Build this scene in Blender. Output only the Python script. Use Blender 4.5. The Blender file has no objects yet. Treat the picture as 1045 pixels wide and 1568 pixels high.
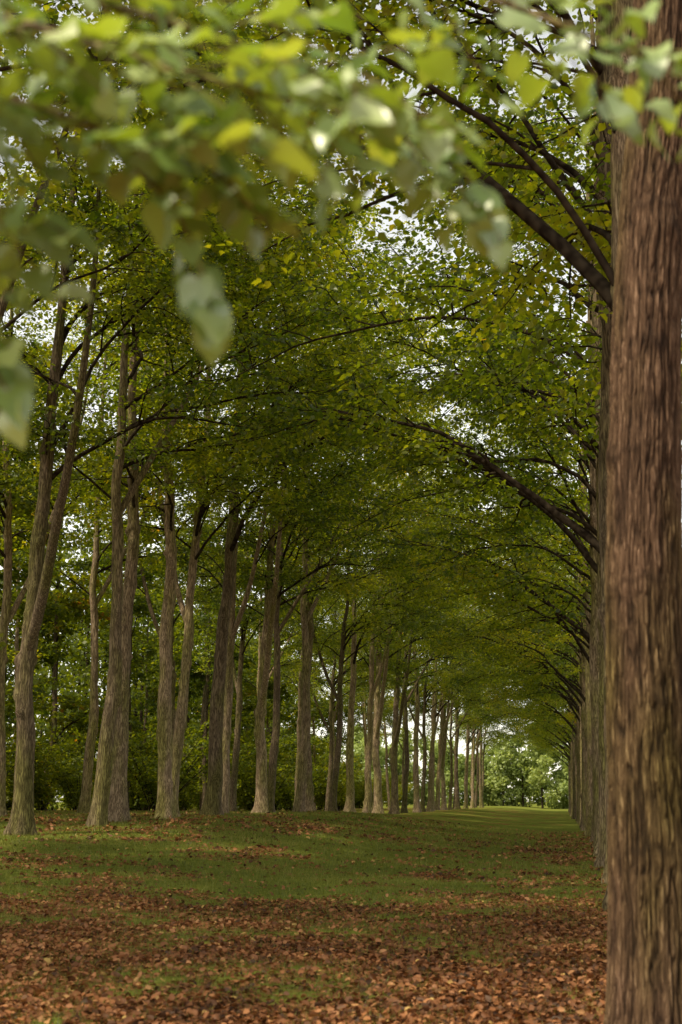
import bpy, math, numpy as np
from mathutils import Vector
rng = np.random.default_rng(7)
scene = bpy.context.scene

# ------------------------------------------------------------------ noise
_T = np.random.default_rng(3).random((64,64,64)).astype(np.float32)
def vnoise(p):
    p = np.asarray(p, dtype=np.float64)
    i = np.floor(p).astype(int); f = p - i; f = f*f*(3-2*f)
    i0 = i % 64; i1 = (i+1) % 64
    x0,y0,z0 = i0[...,0],i0[...,1],i0[...,2]; x1,y1,z1 = i1[...,0],i1[...,1],i1[...,2]
    fx,fy,fz = f[...,0],f[...,1],f[...,2]
    a = _T[x0,y0,z0]*(1-fx)+_T[x1,y0,z0]*fx
    b = _T[x0,y1,z0]*(1-fx)+_T[x1,y1,z0]*fx
    c = _T[x0,y0,z1]*(1-fx)+_T[x1,y0,z1]*fx
    d = _T[x0,y1,z1]*(1-fx)+_T[x1,y1,z1]*fx
    return (a*(1-fy)+b*fy)*(1-fz)+(c*(1-fy)+d*fy)*fz
def n3(x,y,z):
    return vnoise(np.stack(np.broadcast_arrays(np.asarray(x,float),np.asarray(y,float),np.asarray(z,float)),-1))
def n2(x,y,s,o=0.0):
    x=np.asarray(x,float); y=np.asarray(y,float)
    return n3(x*s+o, y*s+o*1.7, o+0.37)
def S(t):
    t=np.clip(t,0,1); return t*t*(3-2*t)

def ground_z(x,y):
    x=np.asarray(x,float); y=np.asarray(y,float)
    h = 1.0*S((-x-0.5)/11)*S((y-10)/32)*(1-0.40*S((y-62)/45))
    near = 1-S((np.abs(y)-60)/120)
    h = h + (n2(x,y,0.25,2)-0.5)*0.08 + (n2(x,y,0.9,5)-0.5)*0.05*near
    return h
def litter_mask(x,y):
    x=np.asarray(x,float); y=np.asarray(y,float)
    base = 0.90-0.72*S((y-11)/15) + 0.30*S((x+2.0)/2.5)*(y<70)+0.18*np.exp(-((y-44)/6)**2)
    nn = 0.3*n2(x,y*0.8,0.45,11)+0.4*n2(x,y*0.8,1.4,4)+0.3*n2(x,y,4.5,9)
    return np.clip((base-0.5)+ (nn-0.5)*2.9+0.5,0,1)

# ------------------------------------------------------------------ mesh helper
def make_mesh(name, V, quads=None, tris=None, smooth=True, face_attr=None, pt_attr=None):
    V=np.asarray(V,dtype=np.float32)
    me=bpy.data.meshes.new(name)
    me.vertices.add(len(V)); me.vertices.foreach_set('co',V.ravel())
    idx=[];st=[];tot=[];cur=0
    for F,k in ((quads,4),(tris,3)):
        if F is not None and len(F):
            F=np.asarray(F,dtype=np.int32); idx.append(F.ravel())
            st.append(cur+np.arange(len(F))*k); tot.append(np.full(len(F),k)); cur+=len(F)*k
    idx=np.concatenate(idx); st=np.concatenate(st).astype(np.int32); tot=np.concatenate(tot).astype(np.int32)
    me.loops.add(len(idx)); me.loops.foreach_set('vertex_index',idx)
    me.polygons.add(len(st)); me.polygons.foreach_set('loop_start',st); me.polygons.foreach_set('loop_total',tot)
    me.update(calc_edges=True)
    if smooth: me.polygons.foreach_set('use_smooth',np.ones(len(st),dtype=bool))
    for dom,d in (('FACE',face_attr),('POINT',pt_attr)):
        if d:
            for k,v in d.items():
                a=me.attributes.new(k,'FLOAT',dom); a.data.foreach_set('value',np.asarray(v,dtype=np.float32))
    return me
def obj(name,me,mat,loc=(0,0,0),rot=(0,0,0),scale=(1,1,1),parent=None):
    if mat is not None and len(me.materials)==0: me.materials.append(mat)
    o=bpy.data.objects.new(name,me); scene.collection.objects.link(o)
    o.location=loc; o.rotation_euler=rot; o.scale=scale
    if parent is not None: o.parent=parent
    return o

# ------------------------------------------------------------------ materials
def newmat(name):
    m=bpy.data.materials.new(name); m.use_nodes=True; nt=m.node_tree; nt.nodes.clear()
    out=nt.nodes.new('ShaderNodeOutputMaterial'); return m,nt,out
def N(nt,t,**kw):
    n=nt.nodes.new(t)
    for k,v in kw.items(): setattr(n,k,v)
    return n
def ramp(nt,stops,fac=None):
    r=nt.nodes.new('ShaderNodeValToRGB'); e=r.color_ramp.elements
    while len(e)<len(stops): e.new(0.5)
    for i,(p,c) in enumerate(stops):
        e[i].position=p; e[i].color=(*c,1)
    if fac is not None: nt.links.new(fac,r.inputs[0])
    return r
def leaf_mat(name,stops,trans=0.5,rough=0.45,gloss=0.04,tint=(3.9,3.2,0.6),objvar=0.3):
    m,nt,out=newmat(name); L=nt.links
    at=nt.nodes.new('ShaderNodeAttribute'); at.attribute_name='rnd'
    oi=nt.nodes.new('ShaderNodeObjectInfo')
    m3=N(nt,'ShaderNodeMath',operation='MULTIPLY_ADD'); L.new(oi.outputs['Random'],m3.inputs[0]); m3.inputs[1].default_value=objvar; m3.inputs[2].default_value=-objvar/2
    m4=N(nt,'ShaderNodeMath',operation='ADD'); L.new(at.outputs['Fac'],m4.inputs[0]); L.new(m3.outputs[0],m4.inputs[1])
    r=ramp(nt,stops,m4.outputs[0])
    d=nt.nodes.new('ShaderNodeBsdfDiffuse'); L.new(r.outputs[0],d.inputs['Color'])
    g=nt.nodes.new('ShaderNodeBsdfGlossy'); g.inputs['Roughness'].default_value=rough; g.inputs['Color'].default_value=(1,1,0.92,1)
    t=nt.nodes.new('ShaderNodeBsdfTranslucent')
    hs=nt.nodes.new('ShaderNodeMix'); hs.data_type='RGBA'; hs.blend_type='MULTIPLY'; hs.inputs[0].default_value=1
    L.new(r.outputs[0],hs.inputs[6]); hs.inputs[7].default_value=(*tint,1)
    L.new(hs.outputs[2],t.inputs['Color'])
    mx=nt.nodes.new('ShaderNodeMixShader'); mx.inputs[0].default_value=trans
    L.new(d.outputs[0],mx.inputs[1]); L.new(t.outputs[0],mx.inputs[2])
    m2=nt.nodes.new('ShaderNodeMixShader'); m2.inputs[0].default_value=gloss
    L.new(mx.outputs[0],m2.inputs[1]); L.new(g.outputs[0],m2.inputs[2]); L.new(m2.outputs[0],out.inputs[0])
    return m
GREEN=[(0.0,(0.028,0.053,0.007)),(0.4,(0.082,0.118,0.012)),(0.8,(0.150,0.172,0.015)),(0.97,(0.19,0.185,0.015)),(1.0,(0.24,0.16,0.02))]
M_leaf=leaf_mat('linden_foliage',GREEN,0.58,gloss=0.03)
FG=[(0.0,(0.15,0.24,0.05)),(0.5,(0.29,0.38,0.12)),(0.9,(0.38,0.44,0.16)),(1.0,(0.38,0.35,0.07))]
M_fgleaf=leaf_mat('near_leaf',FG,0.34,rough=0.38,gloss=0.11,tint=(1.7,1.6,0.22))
BUSH=[(0.0,(0.030,0.052,0.007)),(0.5,(0.082,0.112,0.011)),(0.85,(0.14,0.15,0.015)),(1.0,(0.20,0.10,0.022))]
M_bush=leaf_mat('shrub_foliage',BUSH,0.5,gloss=0.015)
FAR=[(0.0,(0.15,0.20,0.05)),(0.5,(0.29,0.35,0.10)),(0.85,(0.38,0.42,0.14)),(1.0,(0.36,0.32,0.09))]  # paler leaf colours carry the sunlit brightness of the avenue's far end
M_far=leaf_mat('painted_sunlit_foliage',FAR,0.4,gloss=0.02,tint=(1.4,1.35,0.7))

def bark_mat(name,hero=False):
    m,nt,out=newmat(name); L=nt.links
    tc=nt.nodes.new('ShaderNodeTexCoord'); oi=nt.nodes.new('ShaderNodeObjectInfo')
    mp=nt.nodes.new('ShaderNodeMapping'); mp.inputs['Scale'].default_value=(34,34,5.0) if hero else (24,24,2.4)
    L.new(tc.outputs['Object'],mp.inputs['Vector'])
    no=N(nt,'ShaderNodeTexNoise'); no.inputs['Scale'].default_value=1; no.inputs['Detail'].default_value=6 if hero else 3; no.inputs['Roughness'].default_value=0.65
    L.new(mp.outputs[0],no.inputs['Vector'])
    a=N(nt,'ShaderNodeMath',operation='SUBTRACT'); a.inputs[1].default_value=0.5; L.new(no.outputs['Fac'],a.inputs[0])
    b=N(nt,'ShaderNodeMath',operation='ABSOLUTE'); L.new(a.outputs[0],b.inputs[0])
    c=N(nt,'ShaderNodeMath',operation='MULTIPLY'); c.inputs[1].default_value=7; c.use_clamp=True; L.new(b.outputs[0],c.inputs[0])
    fac=c.outputs[0]
    if hero:
        at=nt.nodes.new('ShaderNodeAttribute'); at.attribute_name='bark'; 
        q=N(nt,'ShaderNodeMath',operation='MULTIPLY'); q.use_clamp=True
        q2=N(nt,'ShaderNodeMath',operation='MULTIPLY_ADD'); q2.inputs[1].default_value=0.5; q2.inputs[2].default_value=0.6
        L.new(c.outputs[0],q2.inputs[0]); L.new(at.outputs['Fac'],q.inputs[0]); L.new(q2.outputs[0],q.inputs[1]); fac=q.outputs[0]
    if hero: r=ramp(nt,[(0,(0.013,0.007,0.004)),(0.35,(0.062,0.034,0.018)),(0.7,(0.155,0.088,0.048)),(1,(0.27,0.165,0.098))],fac)
    else: r=ramp(nt,[(0,(0.065,0.044,0.025)),(0.4,(0.185,0.132,0.080)),(1,(0.33,0.245,0.155))],fac)
    n2_=N(nt,'ShaderNodeTexNoise'); n2_.inputs['Scale'].default_value=1.0; n2_.inputs['Detail'].default_value=3
    mp2=nt.nodes.new('ShaderNodeMapping'); mp2.inputs['Scale'].default_value=(1.6,1.6,0.5); L.new(tc.outputs['Object'],mp2.inputs['Vector'])
    ad=nt.nodes.new('ShaderNodeVectorMath'); ad.operation='ADD'
    cm=nt.nodes.new('ShaderNodeCombineXYZ'); rr=N(nt,'ShaderNodeMath',operation='MULTIPLY'); rr.inputs[1].default_value=37; L.new(oi.outputs['Random'],rr.inputs[0])
    L.new(rr.outputs[0],cm.inputs[0]); L.new(rr.outputs[0],cm.inputs[2]); L.new(mp2.outputs[0],ad.inputs[0]); L.new(cm.outputs[0],ad.inputs[1]); L.new(ad.outputs[0],n2_.inputs['Vector'])
    r2=ramp(nt,[(0.42,(0,0,0)),(0.62,(0.85,0.85,0.85))],n2_.outputs['Fac'])
    mx=nt.nodes.new('ShaderNodeMix'); mx.data_type='RGBA'; L.new(r2.outputs[0],mx.inputs[0]); L.new(r.outputs[0],mx.inputs[6])
    al=nt.nodes.new('ShaderNodeMix'); al.data_type='RGBA'; al.blend_type='MULTIPLY'; al.inputs[0].default_value=1; L.new(r.outputs[0],al.inputs[6]); al.inputs[7].default_value=(0.76,0.94,0.42,1)
    L.new(al.outputs[2],mx.inputs[7])
    br=N(nt,'ShaderNodeMath',operation='MULTIPLY_ADD'); br.inputs[1].default_value=0.0 if hero else 0.9; br.inputs[2].default_value=1.0 if hero else 0.5; L.new(oi.outputs['Random'],br.inputs[0])
    fin=nt.nodes.new('ShaderNodeVectorMath'); fin.operation='SCALE'; L.new(mx.outputs[2],fin.inputs[0]); L.new(br.outputs[0],fin.inputs['Scale'])
    p=nt.nodes.new('ShaderNodeBsdfPrincipled'); p.inputs['Roughness'].default_value=0.85; p.inputs['Specular IOR Level'].default_value=0.15
    L.new(fin.outputs[0],p.inputs['Base Color'])
    hgt=c.outputs[0]
    if hero:
        n3_=N(nt,'ShaderNodeTexNoise'); n3_.inputs['Scale'].default_value=90; n3_.inputs['Detail'].default_value=4; L.new(tc.outputs['Object'],n3_.inputs['Vector'])
        s3=N(nt,'ShaderNodeMath',operation='MULTIPLY_ADD'); s3.inputs[1].default_value=0.4; L.new(n3_.outputs['Fac'],s3.inputs[0]); L.new(c.outputs[0],s3.inputs[2]); hgt=s3.outputs[0]
    bp=nt.nodes.new('ShaderNodeBump'); bp.inputs['Strength'].default_value=0.9 if hero else 0.6; bp.inputs['Distance'].default_value=0.012 if hero else 0.015
    L.new(hgt,bp.inputs['Height']); L.new(bp.outputs[0],p.inputs['Normal'])
    L.new(p.outputs[0],out.inputs[0]); return m
M_bark=bark_mat('linden_bark'); M_hero=bark_mat('ridged_bark',True)
def limb_mat():
    m,nt,out=newmat('limb_bark'); p=nt.nodes.new('ShaderNodeBsdfDiffuse')
    tc=nt.nodes.new('ShaderNodeTexCoord'); n=N(nt,'ShaderNodeTexNoise'); n.inputs['Scale'].default_value=9; n.inputs['Detail'].default_value=0; nt.links.new(tc.outputs['Object'],n.inputs['Vector'])
    r=ramp(nt,[(0.3,(0.018,0.013,0.009)),(0.7,(0.050,0.038,0.025))],n.outputs['Fac']); nt.links.new(r.outputs[0],p.inputs['Color']); nt.links.new(p.outputs[0],out.inputs[0]); return m
M_limb=limb_mat()

# ------------------------------------------------------------------ tubes
class Geo:
    def __init__(s): s.V=[];s.Q=[];s.n=0;s.M=[]
    def tube(s,P,R,k=6,dispfn=None,mi=0):
        P=np.asarray(P,float); R=np.asarray(R,float); n=len(P)
        T=np.gradient(P,axis=0); T/=np.linalg.norm(T,axis=1,keepdims=True)+1e-9
        ref=np.array([0,0,1.0]) if abs(T[0,2])<0.9 and abs(T[-1,2])<0.95 else np.array([1.0,0.0,0])
        A=np.cross(T,ref); A/=np.linalg.norm(A,axis=1,keepdims=True)+1e-9
        B=np.cross(T,A); th=np.arange(k)/k*2*math.pi
        RR=np.repeat(R[:,None],k,1)
        if dispfn is not None: RR=dispfn(P,RR,th)
        V=P[:,None,:]+(A[:,None,:]*np.cos(th)[None,:,None]+B[:,None,:]*np.sin(th)[None,:,None])*RR[:,:,None]
        i=np.arange(n-1)[:,None]*k; j=np.arange(k)[None,:]; j2=(j+1)%k
        Q=np.stack([i+j,i+j2,i+k+j2,i+k+j],-1).reshape(-1,4)+s.n
        s.V.append(V.reshape(-1,3)); s.Q.append(Q); s.n+=n*k; s.M.append(np.full(len(Q),mi,dtype=np.int32))
    def mesh(s,name,mats=None,**kw):
        me=make_mesh(name,np.concatenate(s.V),np.concatenate(s.Q),**kw)
        if mats:
            for m in mats: me.materials.append(m)
            me.polygons.foreach_set('material_index',np.concatenate(s.M))
        return me

def unit(v): return v/(np.linalg.norm(v,axis=-1,keepdims=True)+1e-9)
def leaf_mesh(name,P,A,Nn,Ls,r,wr=0.78,val=None):
    A=unit(A); Sd=unit(np.cross(A,Nn)); Nn=np.cross(Sd,A); L=Ls[:,None]; W=L*wr*0.5
    f=(r.random((len(P),1))*0.22)*L; c=(r.random((len(P),1))*0.5-0.15)*L*0.5
    v=[P, P+A*L*.28+Sd*W+Nn*f, P+A*L*.68+Sd*W*.72+Nn*(f-c*.5), P+A*L-Nn*c, P+A*L*.68-Sd*W*.72+Nn*(f-c*.5), P+A*L*.28-Sd*W+Nn*f]
    V=np.stack(v,1).reshape(-1,3); b=np.arange(len(P))[:,None,None]*6
    Q=(b+np.array([[0,1,2,3],[0,3,4,5]])[None]).reshape(-1,4)
    if val is None: val=np.clip(r.normal(0.42,0.17,len(P)),0,1)
    return make_mesh(name,V,Q,smooth=False,face_attr={'rnd':np.repeat(val,2)})
def quad_leaf_mesh(name,P,A,Nn,Ls,r,val):
    A=unit(A); Sd=unit(np.cross(A,Nn)); L=Ls[:,None]
    V=np.stack([P,P+A*L*.45+Sd*L*.38,P+A*L,P+A*L*.45-Sd*L*.38],1).reshape(-1,3)
    return make_mesh(name,V,np.arange(len(P)*4).reshape(-1,4),smooth=False,face_attr={'rnd':val})

def curve_branch(p0,az,el0,el1,length,r,n=10,wob=0.12,azdrift=0.3):
    ds=length/(n-1); t=np.linspace(0,1,n)
    el=el0+(el1-el0)*t**0.8+np.cumsum(r.normal(0,wob*0.6,n)); az_=az+np.cumsum(r.normal(0,wob,n))+azdrift*t*r.normal(0,1)
    d=np.stack([np.cos(el)*np.cos(az_),np.cos(el)*np.sin(az_),np.sin(el)],-1)
    P=np.vstack([p0,p0+np.cumsum(d[:-1]*ds,axis=0)]); return P,d,az_

def knobby(seed,r0):
    r=np.random.default_rng(seed); kn=[(r.uniform(0.5,11),r.uniform(0,6.28),r.uniform(0.15,0.42),r.uniform(0.06,0.14)) for _ in range(24)]
    ph=r.uniform(0,6.28); kk=r.integers(4,7)
    def f(P,RR,th):
        z=P[:,2][:,None]; TH=th[None,:]
        out=RR*(1+np.exp(-np.maximum(z,0)/0.32)*(0.30+0.50*np.clip(np.cos(kk*TH+ph),0,1)))
        out=out*(1+0.14*(n3(np.cos(TH)*1.3+seed,np.sin(TH)*1.3,z*0.8)-0.5)*2+0.08*(n3(np.cos(TH)*3+seed,np.sin(TH)*3,z*2.5)-0.5)*2)
        for (h,a,amp,w) in kn:
            da=(TH-a+math.pi)%(2*math.pi)-math.pi
            out=out+r0*amp*np.exp(-((z-h)/w)**2-(da/0.45)**2)
        return out
    return f

def build_tree(seed,H=22,r0=0.27,hmin=7.5,nl=15,low=False,fork=None,leaf=0.14,per=14,lenmul=1.0,trunk=True,path=None,all_round=False,lean=None,wob=0.44,toward_p=0.62):
    r=np.random.default_rng(seed); g=Geo(); tw0=[];twd=[];twl=[]
    stems=[]
    n=int(H/0.125)+1; z=np.linspace(0,H,n)
    if path is None:
        ln_=r.uniform(0.0,0.05) if lean is None else lean
        x=ln_*z+wob*(n3(z*0.22+seed,0,0)-n3(seed,0,0))+wob*0.2*(n3(z*0.8+seed,5,0)-n3(seed,5,0))
        y=wob*(n3(z*0.22+seed+20,3,0)-n3(seed+20,3,0))
    else: x=np.interp(z,path[0],path[1]); y=z*0
    P=np.stack([x,y,z],-1); R=r0*(1-0.82*(z/H)**0.95)
    if trunk: 
        P2=P.copy(); P2[0,2]=-0.35
        g.tube(P2,R,28,knobby(seed,r0))
    stems.append((P,R,hmin))
    if fork:
        i=np.searchsorted(z,fork[0]); az=fork[1]
        F,d,_=curve_branch(P[i],az,math.radians(60),math.radians(84),H-fork[0]-2,r,40,0.03,0.1)
        RF=R[i]*0.72*(1-0.8*np.linspace(0,1,40)); g.tube(F,RF,14); stems.append((F,RF,hmin))
    limbs=[]
    for si,(SP,SR,hm) in enumerate(stems):
        k=nl if si==0 else nl//2
        hs=np.sort(hm+(H-hm-0.5)*r.random(k)**0.95); 
        for h in hs:
            i=min(np.searchsorted(SP[:,2],h),len(SP)-2)
            t=(h-hm)/(H-hm)
            if all_round: az=r.uniform(0,6.28)
            else: az=r.normal(0,0.75) if r.random()<toward_p else r.uniform(0.8,5.5)
            toward=math.cos(az)>0.3
            Ln=(9.0*(1-0.36*t) if toward else 5.0*(1-0.5*t))*r.uniform(0.5,1.18)*lenmul
            el0=math.radians(r.uniform(32,74)); el1=math.radians(r.uniform(-22,26) if low else r.uniform(-8,30))
            if t>0.8: el0+=0.2; el1+=0.3
            rb=min(SR[i]*0.5,0.016+0.0082*Ln)*r.uniform(0.55,1.15)
            LP,ld,laz=curve_branch(SP[i],az,el0,el1,Ln,r,16,0.14,0.4)
            g.tube(LP,rb*(1-0.85*np.linspace(0,1,16)),7,mi=1); limbs.append((LP,ld,laz,Ln,rb))
    for (LP,ld,laz,Ln,rb) in limbs:
        m=int(5+Ln*0.95)
        ts=np.linspace(0.30,0.99,m)+r.normal(0,0.03,m); ts=np.clip(ts,0.2,0.995)
        for q,t in enumerate(ts):
            fi=t*15; i=int(fi); p=LP[i]+(LP[min(i+1,15)]-LP[i])*(fi-i)
            az=laz[i]+(1 if q%2 else -1)*r.uniform(0.35,1.15); L2=r.uniform(1.2,3.2)*(1.15-0.5*t)*(0.6+Ln/14)
            e0=r.uniform(-0.1,0.9); e1=r.uniform(-0.6,0.15) if low or r.random()<0.5 else r.uniform(-0.3,0.5)
            BP,bd,baz=curve_branch(p,az,e0,e1,L2,r,8,0.15,0.2)
            g.tube(BP,0.5*rb*(1-0.8*t)*(1-0.85*np.linspace(0,1,8))+0.005,4,mi=1)
            m3=int(4+L2*2.4)
            for w in range(m3):
                u=0.15+0.85*(w+r.random()*0.5)/m3; fj=min(u,0.99)*7; j=int(fj); pp=BP[j]+(BP[j+1]-BP[j])*(fj-j)
                a3=baz[j]+(1 if w%2 else -1)*r.uniform(0.4,1.2); L3=r.uniform(0.45,1.1)
                e3=r.uniform(-0.6,0.4); d3=np.array([math.cos(e3)*math.cos(a3),math.cos(e3)*math.sin(a3),math.sin(e3)])
                tw0.append(pp);twd.append(d3);twl.append(L3)
                if w%3==0: g.tube([pp,pp+d3*L3],[0.007,0.003],3,mi=1)
    tw0=np.array(tw0);twd=np.array(twd);twl=np.array(twl)
    nL=per*len(tw0); ii=np.repeat(np.arange(len(tw0)),per)
    t=r.random(nL)**0.8*1.05; side=np.stack([-twd[ii,1],twd[ii,0],0*t],-1); sgn=np.where(r.random(nL)<0.5,1,-1)[:,None]
    pos=tw0[ii]+twd[ii]*(t*twl[ii])[:,None]+side*sgn*np.abs(r.normal(0,0.10,(nL,1)))+np.stack([0*t,0*t,-0.15*t*t*twl[ii]],-1)+r.normal(0,0.06,(nL,3))
    A=twd[ii]*0.6+side*sgn*0.9+r.normal(0,0.35,(nL,3))+np.array([0,0,-0.35])
    Nn=np.array([0,0,1.0])+r.normal(0,0.5,(nL,3))
    tv=np.clip(r.normal(0.38,0.13,len(tw0)),0,1)[ii]+r.normal(0,0.13,nL)+(n3(pos[:,0]*.45+seed,pos[:,1]*.45,pos[:,2]*.45)-0.5)*0.8
    lm=leaf_mesh('foliage',pos,A,Nn,leaf*r.uniform(0.65,1.2,nL),r,val=np.clip(tv,0,0.85)+(r.random(nL)<0.006)*0.3)
    wm=g.mesh('limbs',mats=[M_bark,M_limb]); return wm,lm

left_v=[build_tree(100+i,H=21+i%3,r0=[0.25,0.21,0.27,0.20,0.26,0.22][i],hmin=7.8,nl=18,per=12,fork=[None,(6.5,2.6),None,(8,0.6),(4.6,-1.0),(7.2,-0.3)][i],wob=0.38) for i in range(6)]
right_v=[build_tree(200+i,H=21+i%2,r0=0.27,hmin=6.3,nl=21,low=True,lenmul=1.07,lean=-0.012,wob=0.12,toward_p=0.7,per=11) for i in range(5)]
wood_v=[build_tree(300+i,H=18+2*i,r0=0.17,hmin=2.6,nl=22,low=True,all_round=True,leaf=0.25,per=9,lenmul=0.7) for i in range(3)]

def place(name,var,x,y,rotz,s,mat=M_leaf,zs=None,tilt=(0,0)):
    z=float(ground_z(x,y))-0.03
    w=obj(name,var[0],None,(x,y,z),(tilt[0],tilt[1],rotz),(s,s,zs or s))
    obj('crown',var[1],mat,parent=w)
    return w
left_pos=[(-13,11),(-12.6,18.5),(-12.3,25),(-12.1,31.5),(-11.6,35.4),(-12.1,38.6),(-11.7,42.0),(-12.3,44.8),(-11.8,48.2),(-12.3,52),(-11.7,56.0),(-12.2,60),(-11.8,65),(-12.3,70),(-12,76)]
y=82
while y<222: left_pos.append((-12+rng.normal(0,0.3),y)); y+=rng.uniform(5.5,8.5)
for k,(x,y) in enumerate(left_pos):
    place('linden_tree',left_v[(k*5+k//6+1)%6],x,y,rng.normal(0,0.35),rng.uniform(0.86,1.10),tilt=(rng.normal(0,0.015),rng.normal(0.012,0.018)))
right_pos=[(0.76,14.4),(0.95,20.5),(1.02,27.5),(1.08,34),(1.12,41)]
y=48
while y<222: right_pos.append((1.3+rng.normal(0,0.07),y)); y+=rng.uniform(6.0,9)
for k,(x,y) in enumerate(right_pos):
    place('linden_tree',right_v[(k*3+k//4)%5],x,y,math.pi+rng.normal(0,0.3),rng.uniform(0.9,1.08))
for k in range(16):
    y=24+k*9.5+rng.normal(0,1.5); place('linden_tree',left_v[(k*2+3)%6],-17.2+rng.normal(0,0.9),y,rng.uniform(0,6.28),rng.uniform(0.8,1.02))
for k in range(22):
    y=18+k*7.2+rng.normal(0,2); x=-23.5-rng.random()*10
    place('woodland_tree',wood_v[k%3],x,y,rng.uniform(0,6.28),rng.uniform(0.85,1.25),M_bush)

# ------------------------------------------------------------------ distant woodland masses
def blob_mass(name,spots,mat,m,seed,big=(0.25,0.5)):
    r=np.random.default_rng(seed); g=Geo(); P=[];V=[]
    for (x,y,H) in spots:
        z=np.linspace(0,H*.85,5); g.tube(np.stack([x+0*z,y+0*z,z],-1),0.22*(1-0.8*z/H),6)
        base=r.normal(0.42,0.12)
        for b in range(12):
            t=(b+r.random())/12; c=np.array([x,y,1.3+(H-3)*t])+r.normal(0,1.7*(1.1-t*.6),3)*np.array([1,1,0.4]); rad=r.uniform(1.3,2.4)
            d=unit(r.normal(0,1,(m,3))); P.append(c+d*rad*(0.55+0.5*r.random((m,1)))*np.array([1,1,.75])); V.append(np.clip(base+r.normal(0,0.13,m),0,1))
    P=np.concatenate(P); V=np.concatenate(V); n=len(P)
    lm=quad_leaf_mesh('foliage',P,r.normal(0,1,(n,3)),np.array([0,-0.2,0.7])+r.normal(0,0.9,(n,3)),r.uniform(big[0],big[1],n),r,V)
    w=obj(name,g.mesh('trunks'),M_limb); obj('foliage',lm,mat,parent=w)
sp=[(-38-rng.random()*20,12+k*1.95+rng.normal(0,1.5),rng.uniform(20,30)) for k in range(115)]
sp+=[(40+rng.random()*14,5+k*6+rng.normal(0,1.5),rng.uniform(14,20)) for k in range(36)]
blob_mass('distant_trees',sp,M_bush,170,77)
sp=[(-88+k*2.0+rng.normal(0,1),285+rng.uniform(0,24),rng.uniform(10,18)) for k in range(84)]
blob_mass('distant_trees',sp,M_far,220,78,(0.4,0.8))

# ------------------------------------------------------------------ shrubs
def shrub(seed,h=4.0,w=2.4,nst=16,per=16):
    r=np.random.default_rng(seed); g=Geo(); P=[];D=[];Ln=[]
    for s in range(nst):
        p0=np.array([r.normal(0,0.25),r.normal(0,0.25),-0.1]); BP,bd,baz=curve_branch(p0,r.uniform(0,6.28),r.uniform(1.0,1.45),r.uniform(0.2,1.0),h*r.uniform(0.6,1.1),r,10,0.1,0.3)
        g.tube(BP,0.03*(1-0.85*np.linspace(0,1,10)),5)
        for j in range(18):
            u=r.uniform(0.15,1); fj=min(u,0.99)*9; i=int(fj); pp=BP[i]+(BP[i+1]-BP[i])*(fj-i)
            a=r.uniform(0,6.28); e=r.uniform(-0.3,0.6); d=np.array([math.cos(e)*math.cos(a),math.cos(e)*math.sin(a),math.sin(e)])
            P.append(pp);D.append(d);L=r.uniform(0.4,1.0);Ln.append(L); g.tube([pp,pp+d*L],[.008,.003],3)
    P=np.array(P);D=np.array(D);Ln=np.array(Ln); n=len(P)*per; ii=np.repeat(np.arange(len(P)),per)
    pos=P[ii]+D[ii]*(r.random(n)*Ln[ii])[:,None]+r.normal(0,0.08,(n,3))
    lm=leaf_mesh('foliage',pos,D[ii]+r.normal(0,0.6,(n,3)),np.array([0,0,1.0])+r.normal(0,0.5,(n,3)),0.15*r.uniform(0.7,1.3,n),r)
    return g.mesh('stems',mats=[M_limb]),lm
shr=[shrub(400+i,h=3.8+i*1.2) for i in range(3)]
for k in range(62):
    y=22+k*2.8+rng.normal(0,2); x=-20.5-rng.random()**1.3*18
    if 66<y<74 and x>-32: continue
    place('shrub',shr[k%3],x,y,rng.uniform(0,6.28),rng.uniform(0.75,1.35),M_bush)

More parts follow.
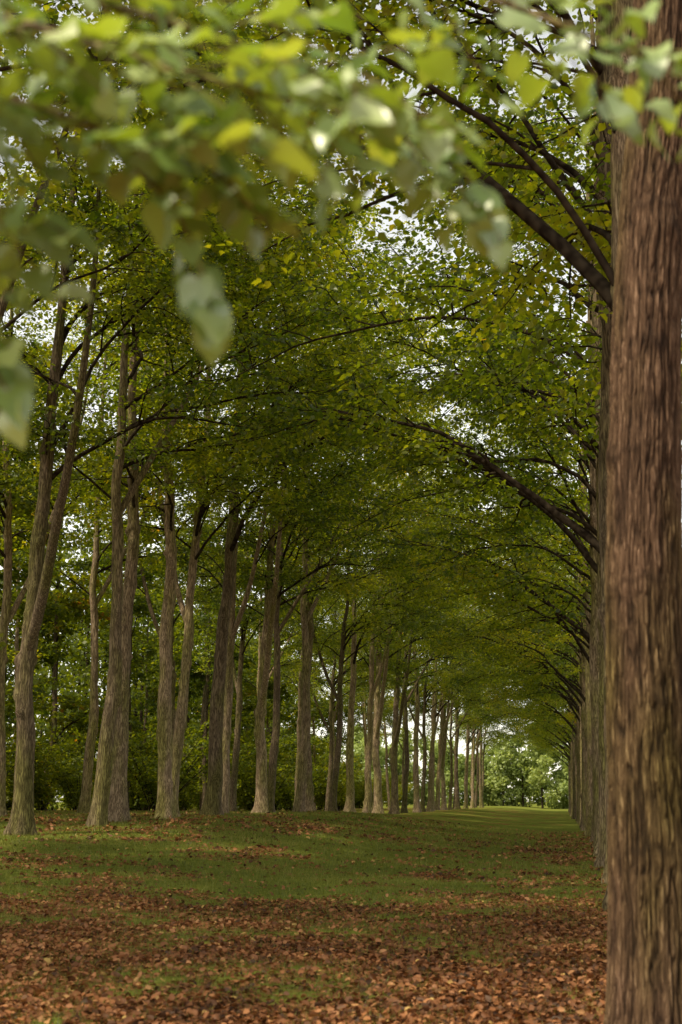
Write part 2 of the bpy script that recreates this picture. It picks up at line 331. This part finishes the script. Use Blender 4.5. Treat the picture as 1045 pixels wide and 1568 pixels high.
# ------------------------------------------------------------------ large trunk at right
def hero():
    zs=np.concatenate([np.arange(-0.3,8.0,0.007),np.arange(8.0,9.2,0.05)])
    px=[-0.3,0,1.5,3,4.5,6,9,20]; xs=[0.519,0.519,0.541,0.559,0.638,0.788,1.05,1.5]
    pth=np.interp(zs,px,xs); ker=np.ones(80)/80; 
    pth=np.convolve(np.pad(pth,(40,39),mode='edge'),ker,'valid')
    K=340; th=np.arange(K)/K*2*math.pi; Z=np.repeat(zs[:,None],K,1); TH=np.repeat(th[None],len(zs),0)
    cx,cy=np.cos(TH),np.sin(TH)
    wx=(n3(cx*2.0,cy*2.0,Z*1.5)-0.5)*1.3+(n3(cx*6,cy*6,Z*6)-0.5)*0.55
    def rn(s,zs_,o): return n3(cx*s+wx+o,cy*s+wx+o,Z*zs_+o)
    a=np.abs(2*rn(9.5,2.4,1)-1); b=np.abs(2*rn(17,6.0,9)-1); c=rn(34,22,5)
    brk=np.clip(a*3.2,0,1)*0.50+np.clip(b*2.6,0,1)*0.36+c*0.22
    R=0.262-0.009*np.maximum(Z,0)
    R=R*(1+0.55*np.exp(-np.maximum(Z+0.05,0)/0.28)*(0.5+0.5*np.clip(np.cos(5*TH+1.0),0,1)))
    R=R*(1+0.05*(n3(cx*1.2+3,cy*1.2+3,Z*0.5)-0.5)*2)
    for (h,an,amp,w,wa) in [(3.72,3.55,0.035,0.09,0.35),(3.70,4.3,0.010,0.03,1.2),(2.85,4.2,0.010,0.025,1.6),(5.35,4.5,0.012,0.03,1.6),(5.2,5.2,0.03,0.10,0.4),(1.2,4.4,0.008,0.03,1.3),(4.4,4.9,0.02,0.06,0.35),(2.1,5.0,0.02,0.06,0.3)]:
        da=(TH-an+math.pi)%(2*math.pi)-math.pi
        gg=np.exp(-((Z-h-0.03*np.sin(3*TH)-0.02*np.sin(11*TH))/w)**2-(da/wa)**2); R=R+amp*gg; brk=brk*(1-0.35*gg)
    R=R+0.028*(brk-0.6)
    V=np.stack([pth[:,None]+cx*R,cy*R,Z],-1).reshape(-1,3)
    n=len(zs); i=np.arange(n-1)[:,None]*K; j=np.arange(K)[None]; j2=(j+1)%K
    Q=np.stack([i+j,i+j2,i+K+j2,i+K+j],-1).reshape(-1,4)
    return make_mesh('trunk',V,Q,pt_attr={'bark':np.clip(brk,0,1).ravel()})
ht=obj('linden_tree',hero(),M_hero,(0,9.2,float(ground_z(0.52,9.2))))
hv=build_tree(207,H=22,r0=0.235,hmin=8.6,nl=13,low=True,trunk=False,path=([0,9,22],[-1.05,-1.05,-1.5]),per=12)
g=Geo(); zz=np.linspace(9.0,22,40); g.tube(np.stack([np.interp(zz,[9,22],[1.05,1.5]),0*zz,zz],-1),0.185*(1-0.85*(zz-9)/13),20)
obj('upper_stem',g.mesh('upper_stem'),M_bark,parent=ht)
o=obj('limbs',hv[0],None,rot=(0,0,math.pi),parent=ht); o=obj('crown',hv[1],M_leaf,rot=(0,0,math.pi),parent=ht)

# ------------------------------------------------------------------ young tree whose low boughs hang near the camera
def near_tree():
    r=np.random.default_rng(55); g=Geo(); base=np.array([-3.3,0.9,0.0])
    z=np.linspace(-0.2,6.5,30); tr=np.stack([base[0]+0.12*z,base[1]+0.05*np.sin(z),z],-1); g.tube(tr,0.10*(1-0.8*z/7.0),12)
    def bez(pts,n=24):
        pts=np.array(pts,float); t=np.linspace(0,len(pts)-1,n); out=[]
        for k in range(3): out.append(np.interp(t,np.arange(len(pts)),pts[:,k]))
        P=np.stack(out,-1); 
        for _ in range(3): P[1:-1]=(P[:-2]+2*P[1:-1]+P[2:])/4
        return P
    boughs=[
     ([(-2.95,0.95,2.6),(-1.9,2.0,2.98),(-1.15,2.35,2.86),(-0.85,2.4,2.76),(-0.62,2.42,2.68)],0.016,24,0.26),
     ([(-2.95,0.95,2.7),(-1.9,1.9,3.1),(-1.15,2.25,2.98),(-0.8,2.35,2.88),(-0.45,2.42,2.78)],0.016,26,0.28),
     ([(-2.95,0.95,2.8),(-1.9,2.0,3.3),(-1.1,2.45,3.14),(-0.6,2.6,3.02),(-0.3,2.7,2.90)],0.016,28,0.30),
     ([(-2.95,0.95,3.3),(-1.4,2.3,3.50),(-0.5,2.75,3.34),(0.0,2.85,3.18),(0.32,2.9,3.02)],0.015,24,0.30),
     ([(-1.4,2.3,3.50),(-0.7,2.9,3.30),(-0.30,3.0,3.08),(-0.14,3.0,2.84)],0.008,9,0.24),
     ([(-2.95,0.95,2.3),(-1.9,1.9,2.75),(-1.35,2.35,2.72),(-1.02,2.5,2.62)],0.013,17,0.26),
     ([(-1.9,1.9,2.75),(-1.4,2.3,2.6),(-1.16,2.5,2.46),(-1.08,2.55,2.32)],0.009,8,0.15),
     ([(-0.85,2.4,2.76),(-0.70,2.5,2.62),(-0.62,2.52,2.42)],0.004,4,0.09),
    ]
    for k in range(10):
        h=r.uniform(3.6,6.2); a=r.uniform(2.4,3.2); i=np.searchsorted(z,h); p=tr[min(i,29)]
        P,_,_=curve_branch(p,a,0.7,0.2,r.uniform(1.0,2.0),r,6); boughs.append((P.tolist(),0.014,16,0.35))
    PP=[];AA=[];
    for pts,rb,ns,sl in boughs:
        P=bez(pts); g.tube(P,rb*(1-0.75*np.linspace(0,1,len(P))),7)
        for s in range(ns):
            u=0.30+0.70*(s+r.random())/ns; fj=min(u,0.995)*23; i=int(min(fj,22)); p=P[i]+(P[i+1]-P[i])*(fj-i); d=unit(P[i+1]-P[i])
            sd=np.array([-d[1],d[0],0]); v=unit(d*0.7+sd*(1 if s%2 else -1)*r.uniform(0.4,1.0)+np.array([0,0,r.uniform(-0.4,0.2)]))
            L=sl*r.uniform(0.6,1.2); q=np.linspace(0,1,6)[:,None]; T=p+v*L*q+np.array([0,0,-0.10])*q*q*L*2; g.tube(T,0.0028*(1-0.6*q[:,0])+0.0005,5)
            m=int(3+L*12)
            for w in range(m):
                t=0.2+0.8*(w+0.5)/m; pp=p+v*L*t+np.array([0,0,-0.2])*t*t*L; sv=np.array([-v[1],v[0],0])*(1 if w%2 else -1)
                a=unit(v*0.5+sv*0.9+np.array([0,0,-0.3])+r.normal(0,0.25,3)); PP.append(pp+a*0.02);AA.append(a)
                g.tube([pp,pp+a*0.01,pp+a*0.03],[0.0012,0.001,0.001],4)
    PP=np.array(PP);AA=np.array(AA);n=len(PP)
    Ls=r.uniform(0.055,0.098,n)[:,None]; Nn=np.array([-0.2,-0.5,0.85])+r.normal(0,0.28,(n,3))
    A=unit(AA); Sd=unit(np.cross(A,Nn)); Nn=np.cross(Sd,A)
    prof=[(0.0,0.0),(-0.05,0.24),(0.10,0.44),(0.32,0.50),(0.58,0.40),(0.80,0.20),(1.0,0.0)]
    fold=r.uniform(0.05,0.35,(n,1)); curl=r.uniform(-0.1,0.4,(n,1)); wav=r.uniform(0,6.28,(n,1))
    vs=[]
    for (u,w) in prof: vs.append(PP+A*Ls*max(u,0)-Nn*Ls*curl*u*u)
    for sg in (1,-1):
        for (u,w) in prof[1:-1]: vs.append(PP+A*Ls*u+Sd*Ls*w*0.9*sg+Nn*Ls*(fold*w-curl*u*u+0.07*np.sin(wav+u*9*sg)))
    V=np.stack(vs,1); nv=V.shape[1]; V=V.reshape(-1,3); Q=[];T=[]
    for s0,sg in ((7,1),(12,-1)):
        def ed(k): return 0 if k==0 else (6 if k==6 else s0+k-1)
        for k in range(6):
            a_,b_,c_,d_=k,k+1,ed(k+1),ed(k)
            if k==0: f=[0,1,c_]
            elif k==5: f=[5,6,d_]
            else: f=[a_,b_,c_,d_]
            if sg<0: f=f[::-1]
            (T if len(f)==3 else Q).append(f)
    b=np.arange(n)[:,None,None]*nv
    QQ=(b+np.array(Q)[None]).reshape(-1,4); TT=(b+np.array(T)[None]).reshape(-1,3); val=np.clip(r.normal(0.45,0.25,n),0,1)
    lm=make_mesh('foliage',V,QQ,TT,smooth=True,face_attr={'rnd':np.concatenate([np.repeat(val,len(Q)),np.repeat(val,len(T))])})
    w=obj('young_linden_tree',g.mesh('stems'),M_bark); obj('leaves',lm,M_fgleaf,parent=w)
near_tree()

# ------------------------------------------------------------------ ground
def ground():
    ys=np.concatenate([np.linspace(-1500,-40,12)[:-1],np.linspace(-40,4,40)[:-1],np.linspace(4,30,240)[:-1],np.linspace(30,90,240)[:-1],np.linspace(90,320,160)[:-1],np.linspace(320,2500,20)])
    xs=np.concatenate([np.linspace(-2000,-80,14)[:-1],np.linspace(-80,-20,60)[:-1],np.linspace(-20,6,240)[:-1],np.linspace(6,80,60)[:-1],np.linspace(80,2000,14)])
    X,Y=np.meshgrid(xs,ys); Zg=ground_z(X,Y); V=np.stack([X,Y,Zg],-1).reshape(-1,3); nx=len(xs)
    i=np.arange(len(ys)-1)[:,None]*nx; j=np.arange(nx-1)[None]; Q=np.stack([i+j,i+j+1,i+nx+j+1,i+nx+j],-1).reshape(-1,4)
    lit=litter_mask(X,Y); lit=np.where((X<-16),np.maximum(lit,0.35),lit); lit=np.where(Y>205,0.0,lit)
    me=make_mesh('ground',V,Q,pt_attr={'litter':lit.ravel()})
    m,nt,out=newmat('grass_and_litter'); L=nt.links
    geo=nt.nodes.new('ShaderNodeNewGeometry'); at=nt.nodes.new('ShaderNodeAttribute'); at.attribute_name='litter'
    def noise(s,d=4):
        n=N(nt,'ShaderNodeTexNoise'); n.inputs['Scale'].default_value=s; n.inputs['Detail'].default_value=d; L.new(geo.outputs['Position'],n.inputs['Vector']); return n.outputs['Fac']
    g_=ramp(nt,[(0.3,(0.058,0.074,0.013)),(0.5,(0.125,0.140,0.024)),(0.7,(0.19,0.19,0.040))],noise(9,6))
    vo=nt.nodes.new('ShaderNodeTexVoronoi'); vo.inputs['Scale'].default_value=14; L.new(geo.outputs['Position'],vo.inputs['Vector'])
    sx=nt.nodes.new('ShaderNodeSeparateColor'); L.new(vo.outputs['Color'],sx.inputs[0])
    l_=ramp(nt,[(0,(0.05,0.024,0.011)),(0.5,(0.155,0.068,0.029)),(1,(0.30,0.14,0.060))],sx.outputs[0])
    md=N(nt,'ShaderNodeMath',operation='MULTIPLY_ADD'); L.new(noise(6,5),md.inputs[0]); md.inputs[1].default_value=1.6; md.inputs[2].default_value=-0.8
    ad=N(nt,'ShaderNodeMath',operation='ADD'); L.new(md.outputs[0],ad.inputs[0]); L.new(at.outputs['Fac'],ad.inputs[1])
    rr=ramp(nt,[(0.35,(0,0,0)),(0.6,(1,1,1))],ad.outputs[0])
    mx=nt.nodes.new('ShaderNodeMix'); mx.data_type='RGBA'; L.new(rr.outputs[0],mx.inputs[0]); L.new(g_.outputs[0],mx.inputs[6]); L.new(l_.outputs[0],mx.inputs[7])
    p=nt.nodes.new('ShaderNodeBsdfDiffuse'); L.new(mx.outputs[2],p.inputs['Color'])
    bp=nt.nodes.new('ShaderNodeBump'); bp.inputs['Distance'].default_value=0.05; bp.inputs['Strength'].default_value=0.8; L.new(noise(22,4),bp.inputs['Height']); L.new(bp.outputs[0],p.inputs['Normal'])
    L.new(p.outputs[0],out.inputs[0]); obj('ground',me,m)
ground()

def scatter(n,y0,y1,r):
    y=np.exp(r.uniform(math.log(y0),math.log(y1),n)); u=r.random(n); x=(-0.50*y-2.5)+u*(0.68*y+5.5); return x,y
def grass():
    r=np.random.default_rng(9); x,y=scatter(520000,6,75,r)
    lit=litter_mask(x,y); keep=r.random(len(x))<np.clip(1.25-lit*1.17,0.08,1); x=x[keep];y=y[keep];n=len(x)
    z=ground_z(x,y)-0.005; sc=np.clip(y/16,0.8,3.2)
    h=r.uniform(0.03,0.085,n)*(0.8+0.2*sc); w=0.0035*sc*r.uniform(0.7,1.3,n); a=r.uniform(0,6.28,n); b=r.uniform(0,6.28,n); ln=r.uniform(0.1,0.8,n)*h
    P=np.stack([x,y,z],-1); s=np.stack([np.cos(a),np.sin(a),0*a],-1)*w[:,None]; t=np.stack([np.cos(b)*ln,np.sin(b)*ln,h],-1)
    V=np.stack([P-s,P+s,P+t],1).reshape(-1,3); T=np.arange(n*3).reshape(-1,3)
    GR=[(0.0,(0.058,0.076,0.014)),(0.5,(0.130,0.150,0.024)),(0.85,(0.195,0.195,0.044)),(1,(0.28,0.23,0.08))]
    v=np.clip(r.normal(0.45,0.18,n)+(n2(x,y,0.7,3)-0.5)*0.7,0,1)
    obj('grass',make_mesh('grass',V,None,T,smooth=False,face_attr={'rnd':v}),leaf_mat('grass_blades',GR,0.3,gloss=0.015,tint=(1.9,1.65,0.5)))
grass()
def litter():
    r=np.random.default_rng(12); x,y=scatter(210000,5.5,75,r); lit=litter_mask(x,y)
    keep=r.random(len(x))<np.clip(lit*1.15-0.12,0.04,1); x=x[keep];y=y[keep];n=len(x)
    z=ground_z(x,y)+r.uniform(0.003,0.035,n); a=r.uniform(0,6.28,n); e=r.normal(0,0.3,n)
    A=np.stack([np.cos(a)*np.cos(e),np.sin(a)*np.cos(e),np.sin(e)],-1); Nn=np.array([0,0,1.0])+r.normal(0,0.65,(n,3))
    Ls=r.uniform(0.035,0.080,n)*np.clip(y/20,1,1.9)
    v=np.clip(r.normal(0.42,0.26,n)+(n2(x,y,0.8,6)-0.5)*0.5,0,1)
    me=leaf_mesh('fallen_leaves',np.stack([x,y,z],-1),A,Nn,Ls,r,wr=0.7,val=v)
    LT=[(0.0,(0.055,0.025,0.012)),(0.3,(0.155,0.062,0.025)),(0.6,(0.30,0.122,0.046)),(0.85,(0.41,0.20,0.085)),(1.0,(0.42,0.28,0.08))]
    obj('fallen_leaves',me,leaf_mat('dry_leaf',LT,0.12,rough=0.55,gloss=0.015,tint=(0.9,0.8,0.3)))
litter()

# ------------------------------------------------------------------ light, sky
sun_el=math.radians(58); sun_az=math.radians(-132)
D=Vector((math.sin(sun_az)*math.cos(sun_el),math.cos(sun_az)*math.cos(sun_el),math.sin(sun_el)))
sl=bpy.data.lights.new('sun','SUN'); sl.energy=5; sl.angle=math.radians(1.5); sl.color=(1,0.89,0.68)
so=bpy.data.objects.new('sun',sl); scene.collection.objects.link(so); so.rotation_euler=D.to_track_quat('Z','Y').to_euler(); so.location=(0,0,40)
w=bpy.data.worlds.new('World'); scene.world=w; w.use_nodes=True; nt=w.node_tree; nt.nodes.clear()
sk=nt.nodes.new('ShaderNodeTexSky'); sk.sky_type='NISHITA'; sk.sun_disc=False; sk.sun_elevation=sun_el; sk.sun_rotation=sun_az%(2*math.pi)
sk.air_density=1.0; sk.dust_density=1.0
hs=nt.nodes.new('ShaderNodeHueSaturation'); hs.inputs['Saturation'].default_value=0.3; nt.links.new(sk.outputs[0],hs.inputs['Color'])
tn=nt.nodes.new('ShaderNodeMix'); tn.data_type='RGBA'; tn.blend_type='MULTIPLY'; tn.inputs[0].default_value=1; tn.inputs[7].default_value=(1.06,1.0,0.88,1); nt.links.new(hs.outputs[0],tn.inputs[6])
bg=nt.nodes.new('ShaderNodeBackground'); bg.inputs[1].default_value=0.30; ou=nt.nodes.new('ShaderNodeOutputWorld')
nt.links.new(tn.outputs[2],bg.inputs[0]); nt.links.new(bg.outputs[0],ou.inputs[0])

cam=bpy.data.cameras.new('camera'); co=bpy.data.objects.new('camera',cam); scene.collection.objects.link(co); scene.camera=co
cam.sensor_fit='VERTICAL'; cam.sensor_height=36; cam.sensor_width=24; cam.lens=50; cam.clip_start=0.05; cam.clip_end=5000
z0=float(ground_z(0.0,0.0)); co.location=(0,0,1.5+z0); co.rotation_euler=(math.radians(90+11.5),0,math.radians(8.65))
cam.dof.use_dof=True; cam.dof.focus_distance=42; cam.dof.aperture_fstop=2.6
scene.view_settings.view_transform='Standard'; scene.view_settings.look='None'; scene.view_settings.exposure=0
